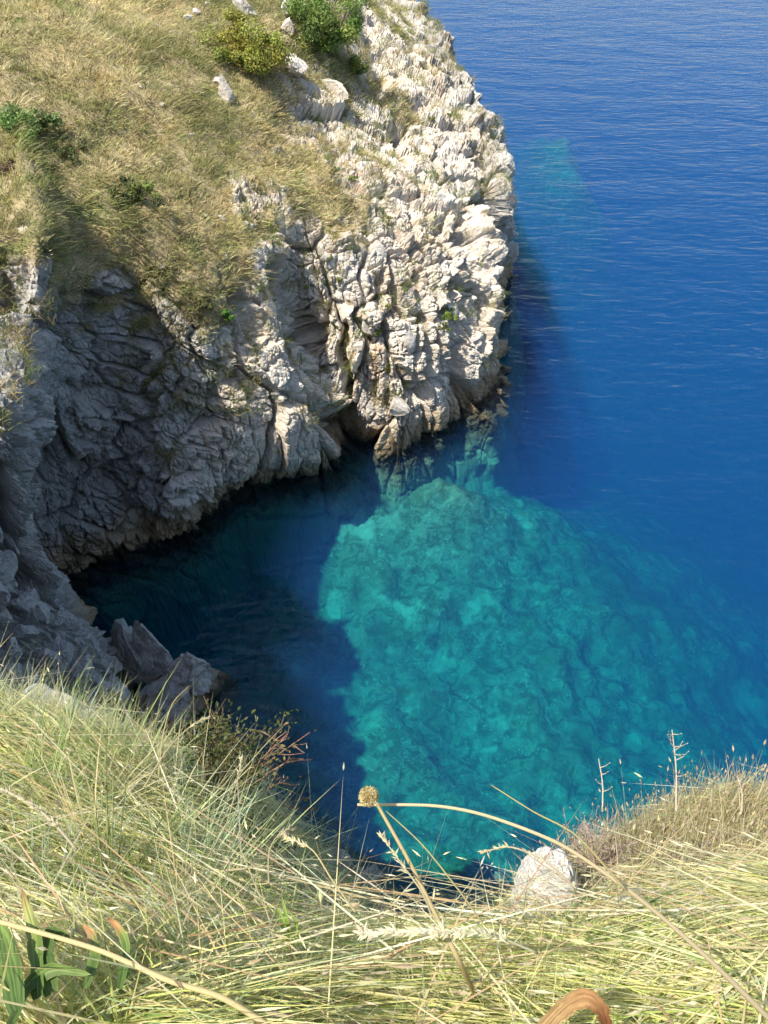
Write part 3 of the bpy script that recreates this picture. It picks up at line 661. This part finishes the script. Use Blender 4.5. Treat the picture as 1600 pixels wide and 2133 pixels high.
# upright fans of blade-like tufts towards the crest
nt_, kb = 420, 46; tp, tn = sscatter(inview * (spx < 720) * (spy < 2050) * (SY > .3) * (srock < .5), nt_); n = nt_ * kb
rad = rng.normal(0, 1, (n, 3)) * [1, 1, .2]; tl = rng.normal(0, .25, (nt_, 3)) + [.1, .15, 0]
lean = np.repeat(tl, kb, 0) + rad * .42
tc = mixcol([(.70, .66, .34), (.50, .56, .24), (.44, .54, .36), (.78, .72, .42), (.36, .44, .16)], nt_, .1)
blades(g, np.repeat(tp, kb, 0) + rad * .03, unit(np.array([0, .1, .9]) + lean * .6), lean * .35 + np.array([0, 0, -.12]), np.repeat(rng.uniform(.18, .42, nt_), kb) * rng.uniform(.5, 1.15, n), rng.uniform(.003, .007, n), np.repeat(tc, kb, 0) * rng.uniform(.75, 1.2, (n, 1)), 4)
# broad green blades, broken straws lying every way, dark thatch
n = 4600; pos, nor = sscatter(inview * (1 - .9 * mound) * (srock < .5) / np.maximum(dist, .8) ** 1.5, n); lean = rng.normal(0, 1, (n, 3)); lean = unit(lean - nor * (lean * nor).sum(-1, keepdims=True))
blades(g, pos, unit(lean + nor * rng.uniform(.3, 1.2, (n, 1))), lean * .3 - nor * .3, rng.uniform(.18, .4, n), rng.uniform(.006, .011, n), mixcol([(.26, .38, .10), (.34, .46, .14), (.50, .54, .22), (.22, .30, .09)], n, .15), 4)
n = 2400; pos, nor = sscatter(inview * (1 - .93 * mound) * (srock < .5) / np.maximum(dist, .8) ** 1.5, n); lean = rng.normal(0, 1, (n, 3)) + [-.5, .2, 0]; lean = unit(lean - nor * (lean * nor).sum(-1, keepdims=True))
tip, td = blades(g, pos + nor * rng.uniform(.05, .2, (n, 1)), unit(lean + nor * rng.normal(.15, .2, (n, 1))), lean * .02, rng.uniform(.25, .7, n), rng.uniform(.0035, .006, n), mixcol([(.84, .74, .46), (.76, .62, .36), (.66, .46, .26), (.86, .80, .56)], n, .12), 3)
spikes(g, tip[:900], td[:900], rng.uniform(.02, .05, 900), .003, mixcol([(.84, .78, .54)], 900))
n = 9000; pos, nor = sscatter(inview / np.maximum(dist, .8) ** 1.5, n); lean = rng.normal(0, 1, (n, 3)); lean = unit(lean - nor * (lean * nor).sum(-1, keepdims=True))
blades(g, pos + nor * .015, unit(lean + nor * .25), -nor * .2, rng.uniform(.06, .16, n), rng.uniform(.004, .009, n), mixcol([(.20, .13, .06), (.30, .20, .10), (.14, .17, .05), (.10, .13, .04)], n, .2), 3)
# the same grass goes on beside the frame
n = 15000; pos, nor = sscatter((~inview) * (np.abs(SX) < 4.5) * (SY > -1.6) * (SY < 3.0) * (SZ > 9.6) * (srock < .5), n)
lean = unit(rng.normal(0, .5, (n, 3)) + np.where(rng.random((n, 1)) < .6, np.array([-.8, .3, 0]), np.array([.85, -.1, 0])))
blades(g, pos, unit(lean * .8 + nor * rng.uniform(.3, .9, (n, 1))), lean * .2 - nor * .25, rng.uniform(.2, .5, n), rng.uniform(.006, .012, n), mixcol(PALE, n, .15), 3)
# short under-growth that closes the turf
n = 26000
pos, nor = sscatter(inview * (srock < .7) * (1 / np.maximum(dist, .8) ** 1.3), n)
lean = rng.normal(0, .6, (n, 3)) + [.3, .1, 0]
blades(g, pos, unit(np.array([0, 0, .7]) + lean * .7), lean * .3 + np.array([0, 0, -.25]), rng.uniform(.08, .24, n), rng.uniform(.003, .006, n), mixcol([(.52, .47, .20), (.34, .39, .12), (.64, .58, .28), (.22, .29, .08)], n, .15), 3)
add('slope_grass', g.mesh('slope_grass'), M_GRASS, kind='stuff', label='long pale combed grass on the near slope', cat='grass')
# right mound: fine upright dry grass with seed heads
g = Geo(); n = 27000
pos, nor = sscatter(inview * mound * (SZ > 9.8), n)
lean = rng.normal(0, .33, (n, 3)) + [.05, 0, 0]
tip, td = blades(g, pos, unit(np.array([0, 0, 1.]) + lean * .6), lean * .2, rng.uniform(.14, .48, n), rng.uniform(.003, .006, n), mixcol([(.78, .67, .40), (.68, .57, .31), (.84, .75, .48), (.50, .48, .20), (.42, .32, .19)], n, .15), 3)
sel = rng.random(n) < .2
spikes(g, tip[sel], td[sel], rng.uniform(.02, .05, sel.sum()), rng.uniform(.004, .008, sel.sum()), mixcol([(.62, .54, .36), (.5, .42, .28)], sel.sum()))
add('mound_grass', g.mesh('mound_grass'), M_GRASS, kind='stuff', label='fine upright dry grass on the right-hand rocky mound', cat='grass')

# rocks of the mound
rock_thing('mound_rock', 0, 0, .44, (.30, .42, 1.25), 91, 'bright white rock face at the left edge of the grassy mound', .4, .5, base=atD(1128, 1872, 4.35), sub=5, cuts=5, rough=.045)
rock_thing('mound_rock', 0, 0, .17, (.8, .7, .9), 92, 'small pinkish rock half hidden in the mound grass, left of two', .4, .3, base=atD(1268, 1872, gd(1268, 1872) - .22), sub=4)
rock_thing('mound_rock', 0, 0, .15, (.7, .7, .9), 93, 'small pinkish rock half hidden in the mound grass, right of two', 1.4, .3, base=atD(1330, 1880, gd(1330, 1880) - .22), sub=4)

# ------------------------------------------------------------------ single plants in the foreground
def twig_bush(base, size, n, label, cols, name='dry_shrub', lean=(0, 0, 0), leafcols=None, nleaf=0, cat='shrub'):
    root = add(name, None, loc=base, label=label, cat=cat); gs = Geo(); ends = []
    for _ in range(n):
        d = unit(rng.normal(size=3) * [1, 1, .7] + np.array([0, 0, .7]) + np.asarray(lean)); l = size * rng.uniform(.6, 1.1)
        a = d * l * .5 + rng.normal(0, .06 * size, 3); e = d * l + rng.normal(0, .1 * size, 3)
        tube(gs, smooth_path([np.zeros(3), a, e], 5), np.linspace(.012, .004, 5) * size, mixcol(cols, 1)[0], 4); ends.append(e)
        for _ in range(3):
            e2 = a + (e - a) * rng.uniform(.2, .9) ; t2 = e2 + unit(d + rng.normal(0, .6, 3)) * size * rng.uniform(.15, .3)
            tube(gs, [e2, (e2 + t2) / 2 + rng.normal(0, .02 * size, 3), t2], [.006 * size, .005 * size, .003 * size], mixcol(cols, 1)[0], 4); ends.append(t2)
    add('branches', gs.mesh('branches'), M_WOOD, root)
    if nleaf:
        ends = np.array(ends); wi = rng.integers(0, len(ends), nleaf); pos = ends[wi] * rng.uniform(.5, 1.05, (nleaf, 1)) + rng.normal(0, .07 * size, (nleaf, 3))
        gf = Geo(); leaves(gf, pos, rng.normal(size=(nleaf, 3)), size * .07 * rng.uniform(.5, 1.2, nleaf), mixcol(leafcols, nleaf), .45); add('foliage', gf.mesh('foliage'), M_LEAF, root)
    return root
twig_bush(slope_at(480, 1690) + [.05, .05, .1], .55, 16, 'reddish-brown bare twigs reaching out over the dark water', [(.24, .13, .08), (.32, .2, .12)], lean=(.7, .3, 0), leafcols=[(.30, .18, .08), (.22, .2, .07)], nleaf=160)
twig_bush(slope_at(415, 1690) + [.06, .06, .12], .44, 30, 'dark green leafy shrub at the edge of the near left slope', [(.14, .1, .06)], name='leafy_shrub', leafcols=[(.06, .085, .025), (.10, .11, .03), (.13, .13, .045)], nleaf=2600)  # leaf colours darkened to carry the shade on this bank
twig_bush(slope_at(250, 1500) + [0, .05, .1], .42, 24, 'olive herb clump at the crest of the near left slope', [(.3, .25, .12)], name='leafy_shrub', leafcols=[(.26, .3, .10), (.36, .34, .14), (.20, .24, .07)], nleaf=1500)
twig_bush(atD(1240, 1800, 4.5), .30, 46, 'greyish-brown dead cushion shrub behind the white rock of the mound', [(.22, .16, .12), (.30, .22, .17)], leafcols=[(.26, .19, .14), (.34, .27, .2)], nleaf=700)
twig_bush(atD(1420, 1870, 4.1), .26, 40, 'greyish-brown dead cushion shrub in the middle of the mound grass', [(.26, .19, .15), (.34, .26, .2)], leafcols=[(.30, .23, .18), (.38, .3, .24)], nleaf=500)

def px_path(pts):
    return np.array([atD(p[0], p[1], p[2] if p[2] > .6 else gd(min(max(p[0], -80), 1680), min(p[1], 2250)) - p[2]) for p in pts])
def px_path_old(pts): return np.array([atD(*p) for p in pts])
# round seed head on a straight stalk
root = add('seed_head_stalk', None, loc=atD(905, 1900, 1.75), label='round straw-coloured seed head on a straight pale stalk over the water', cat='plant')
o0 = np.array(root.location); gs = Geo()
tube(gs, smooth_path(px_path([(1000, 2095, .12), (958, 2005, 1.66), (905, 1900, 1.70), (850, 1790, 1.74), (786, 1676, 1.78)]), 18) - o0, np.linspace(.0052, .0036, 18), (.56, .46, .24), 8)
add('stalk', gs.mesh('stalk', True), M_GRASS, root)
hc = atD(768, 1659, 1.78) - o0; gh = Geo()
V, T = ICO[3]; gh.put(V * .017 + hc, T, (.34, .25, .09))
nf = 330; gi = np.arange(nf) + .5; ph = np.arccos(1 - 2 * gi / nf); th = math.pi * (1 + 5 ** .5) * gi
fd = np.stack([np.cos(th) * np.sin(ph), np.sin(th) * np.sin(ph), np.cos(ph)], -1)
spikes(gh, hc + fd * .0145, fd + rng.normal(0, .12, (nf, 3)), rng.uniform(.007, .0105, nf), rng.uniform(.0016, .0026, nf), mixcol([(.62, .52, .26), (.50, .40, .16), (.72, .64, .38)], nf))
add('flower_head', gh.mesh('flower_head'), M_GRASS, root)
def stalk(name, pts, r0, r1, colr, label, n=26, heads=0, cat='grass stalk', headcol=(.66, .6, .38), headlen=.016, headspan=.35, sides=7):
    P_ = smooth_path(px_path(pts), n); base = P_[0]; root = add(name, None, loc=base, label=label, cat=cat); gs = Geo()
    tube(gs, P_ - base, np.linspace(r0, r1, n), np.asarray(colr) * np.linspace(.85, 1.1, n)[:, None], sides); add('stem', gs.mesh('stem', True), M_GRASS, root)
    if heads:
        s = 1 - rng.random(heads) * headspan; k = np.clip((s * (n - 1)), 0, n - 2); i = k.astype(int)
        c = P_[i] + (P_[i + 1] - P_[i]) * (k - i)[:, None] - base; d = unit(P_[i + 1] - P_[i]) + rng.normal(0, .38, (heads, 3))
        gh = Geo(); spikes(gh, c, d, headlen * rng.uniform(.7, 1.3, heads), headlen * .13, mixcol([headcol], heads)); add('seed_ear', gh.mesh('seed_ear'), M_GRASS, root, kind='stuff')
    return root
stalk('bent_stalk', [(1640, 2160, 1.27), (1500, 2020, 1.37), (1390, 1920, 1.46), (1290, 1840, 1.56), (1160, 1755, 1.68), (1010, 1698, 1.78), (900, 1678, 1.84), (745, 1676, 1.90)], .0040, .0032, (.68, .57, .35), 'long dry stalk arching from the lower right and ending beside the seed head', 40)
stalk('straw_stem', [(640, 2190, 1.5), (470, 2082, 1.52), (350, 2042, 1.55), (197, 1976, 1.6), (-30, 1912, 1.68)], .0050, .0040, (.74, .62, .34), 'thick straw stem lying across the grass at the lower left', 30)
stalk('grass_ear', [(160, 1770, 1.7), (110, 1712, 1.72), (60, 1672, 1.75), (-10, 1638, 1.8)], .003, .0025, (.6, .54, .36), 'plump pale grass ear at the left edge of the near slope', 20, 120, headspan=.75, headlen=.016)
stalk('grass_ear', [(1120, 1985, 1.45), (1012, 1945, 1.38), (880, 1941, 1.36), (744, 1944, 1.40)], .0022, .0014, (.74, .70, .46), 'pale feathery grass ear lying level in the middle foreground', 24, 220, headspan=.8, headlen=.018, headcol=(.82, .78, .55))
stalk('grass_ear', [(1200, 1850, 1.6), (1130, 1790, 1.66), (1060, 1764, 1.7), (1000, 1777, 1.74)], .002, .0012, (.62, .54, .36), 'drooping grass ear crossing the water left of the mound', 22, 46, headspan=.7, headlen=.014)
stalk('grass_ear', [(740, 1900, 1.6), (690, 1830, 1.66), (650, 1770, 1.7), (590, 1740, 1.75)], .002, .0012, (.6, .52, .28), 'curved grass ear over the dark water left of the seed head', 22, 40, headspan=.3)
stalk('grass_ear', [(560, 1840, 1.75), (560, 1780, 1.8), (575, 1745, 1.83), (606, 1727, 1.86)], .002, .0012, (.6, .52, .28), 'short grass ear bending right over the dark water', 18, 40, headspan=.35)
stalk('grass_ear', [(900, 1910, 1.6), (880, 1860, 1.66), (830, 1790, 1.72), (790, 1735, 1.76)], .002, .0012, (.62, .56, .34), 'slim pale grass ear just right of the seed head stalk', 20, 50, headspan=.5)
stalk('wild_grass', [(1010, 1930, 1.5), (960, 1860, 1.55), (880, 1760, 1.62), (805, 1690, 1.7)], .002, .001, (.5, .44, .2), 'thin stem curving up to the seed head from the right', 20)
stalk('wild_grass', [(1300, 1850, 1.5), (1200, 1740, 1.56), (1110, 1690, 1.6), (1023, 1635, 1.66)], .0022, .001, (.5, .44, .2), 'thin tan stem rising in front of the teal water above the arching stalk', 20)
stalk('wild_grass', [(430, 1790, 2.0), (470, 1720, 2.05), (490, 1650, 2.1), (505, 1570, 2.15)], .0018, .001, (.55, .48, .26), 'upright thin stem in front of the shaded near slope', 18, 20, headspan=.2)
stalk('wild_grass', [(300, 1640, 2.3), (350, 1560, 2.35), (395, 1515, 2.4), (438, 1492, 2.45)], .0025, .0015, (.62, .55, .32), 'arching grass ear reaching over the dark water below the boulder', 18, 50, headspan=.35)
stalk('wild_grass', [(330, 1620, 2.4), (340, 1530, 2.45), (360, 1465, 2.5), (395, 1428, 2.55)], .0022, .001, (.6, .52, .28), 'tall bending stem in front of the water boulder', 18)
# branched dry weeds on the mound
def weed(px_, py0, py1, dist_, label, nb):
    b = atD(px_, py0, dist_); t = atD(px_ - 8, py1, dist_ * 1.03); root = add('dry_weed', None, loc=b, label=label, cat='plant'); gs = Geo(); hgt = t - b
    tube(gs, smooth_path([np.zeros(3), hgt * .5 + [.012, 0, 0], hgt], 8), np.linspace(.005, .0022, 8), (.44, .36, .26), 5)
    l = np.linalg.norm(hgt)
    for k in range(nb):
        f = rng.uniform(.35, .95); q0 = hgt * f + np.array([.012, 0, 0]) * 4 * f * (1 - f); sg = rng.choice([-1, 1])
        e = q0 + np.array([sg * rng.uniform(.04, .13), rng.normal(0, .04), rng.uniform(.08, .22)]) * l
        tube(gs, smooth_path([q0, (q0 + e) / 2 + [sg * l * .02, 0, -l * .015], e], 5), np.linspace(.0026, .0012, 5), (.46, .38, .28), 4)
        spikes(gs, e[None], (e - q0)[None], .012, .003, np.array([[.5, .42, .3]]))
    add('stem', gs.mesh('stem'), M_WOOD, root); return root
weed(1408, 1690, 1520, 4.7, 'tall branched dry weed standing on the crest of the mound', 11)
weed(1255, 1690, 1580, 4.7, 'slim dry weed left of the tall branched weed on the mound crest', 4)
weed(1545, 1690, 1618, 4.6, 'short dry weed near the right edge of the mound crest', 3)
# leaves in the foreground
def strap_leaf(name, pts, width, cols, parent=None, label=None, cat=None, n=16, fold=.25, twist=0.0):
    P_ = smooth_path(px_path(pts), n); base = P_[0]; tgt = unit(np.gradient(P_, axis=0)); up_ = np.array([0, -.35, 1.0])
    sd_ = unit(np.cross(tgt, up_)); nm = np.cross(sd_, tgt); t = np.linspace(0, 1, n)
    an = twist * t; sd2 = sd_ * np.cos(an)[:, None] + nm * np.sin(an)[:, None]; nm2 = np.cross(sd2, tgt)
    wd = width * (1 + .10 * rng.normal(size=n)) * np.clip(np.sin(np.pi * (.12 + .88 * t ** .8)) ** .6, .02, 1) * .5
    rows_ = [P_ + sd2 * (wd * k)[:, None] + nm2 * (wd * fold * abs(k))[:, None] for k in np.linspace(-1, 1, 21)]
    V = np.stack(rows_, 1).reshape(-1, 3) - base; V = V + nm2.repeat(21, 0) * (.05 * width * fbm(V * 60, 2, 5))[:, None]; q = gridF(n, 21); T = np.concatenate([q[:, [0, 1, 2]], q[:, [0, 2, 3]]])
    cols = np.asarray(cols, float); c = np.stack([np.interp(t, np.linspace(0, 1, len(cols)), cols[:, k]) for k in range(3)], -1)
    tt = np.repeat(t, 21); kk_ = np.tile(np.linspace(-1, 1, 21), n)
    c = np.repeat(c, 21, 0) * (1 + .60 * vnoise(np.stack([tt * 4, kk_ * 9, 0 * tt + wd.max() * 900], -1), 4) + .18 * vnoise(V * 160, 6))[:, None]
    me = mesh_np(name, V, T, True, Col=c)
    o = add(name, me, M_LEAF, None, base, None, label, cat)
    if parent is not None: o.parent = parent; o.location = base - np.array(parent.location)
    return o
strap_leaf('withered_leaf', [(1090, 2215, 1.62), (1132, 2145, 1.58), (1180, 2094, 1.54), (1222, 2078, 1.52), (1252, 2102, 1.53), (1264, 2145, 1.56), (1258, 2205, 1.6)], .033, [(.30, .19, .09), (.42, .27, .13), (.36, .20, .09), (.17, .07, .03), (.10, .04, .02)], None, 'curled rust-brown withered leaf at the bottom edge', 'leaf', 44, .15, -.9)
lp = add('broad_leaf_plant', None, loc=atD(60, 2080, gd(60, 2080)), label='plant with broad green strap leaves and brown tips at the lower left corner', cat='plant')
GL = [(.07, .12, .03), (.12, .19, .045), (.18, .25, .065)]; BT = (.26, .12, .05)
for pts, wd, cl in [([(40, 2110, 1.54), (22, 2010, 1.60), (5, 1950, 1.66), (-20, 1895, 1.72)], 0.039, GL),
                    ([(80, 2080, 1.57), (78, 1990, 1.62), (66, 1920, 1.69), (45, 1850, 1.77)], 0.028, GL + [(.34, .36, .12), BT]),
                    ([(110, 2070, 1.58), (95, 1995, 1.61), (105, 1945, 1.67), (150, 1960, 1.65)], 0.035, [(.08, .13, .035)] + GL[:2]),
                    ([(180, 2060, 1.59), (198, 1990, 1.62), (192, 1950, 1.66), (172, 1925, 1.69)], 0.019, GL + [(.40, .24, .11), (.42, .22, .10)]),
                    ([(250, 2060, 1.59), (264, 1975, 1.63), (248, 1935, 1.68), (226, 1912, 1.70)], 0.017, GL + [(.44, .24, .10), (.30, .12, .05)]),
                    ([(20, 2150, 1.49), (60, 2060, 1.59), (110, 2020, 1.58), (190, 2030, 1.57)], 0.026, GL)]:
    strap_leaf('leaf', pts, wd, cl, lp)
lq = add('green_sprout', None, loc=atD(600, 1960, gd(600, 1960)), label='fresh green upright blades among the straw in the middle foreground', cat='plant')
for pts, wd in [([(604, 1970, 1.98), (592, 1925, 1.93), (572, 1885, 1.88)], .017), ([(608, 1966, 1.98), (598, 1915, 1.91), (587, 1868, 1.86)], .010), ([(612, 1970, 1.98), (618, 1925, 1.93), (600, 1895, 1.89)], .008)]:
    strap_leaf('leaf', pts, wd, [(.16, .27, .05), (.28, .42, .09), (.36, .46, .14)], lq, n=10)
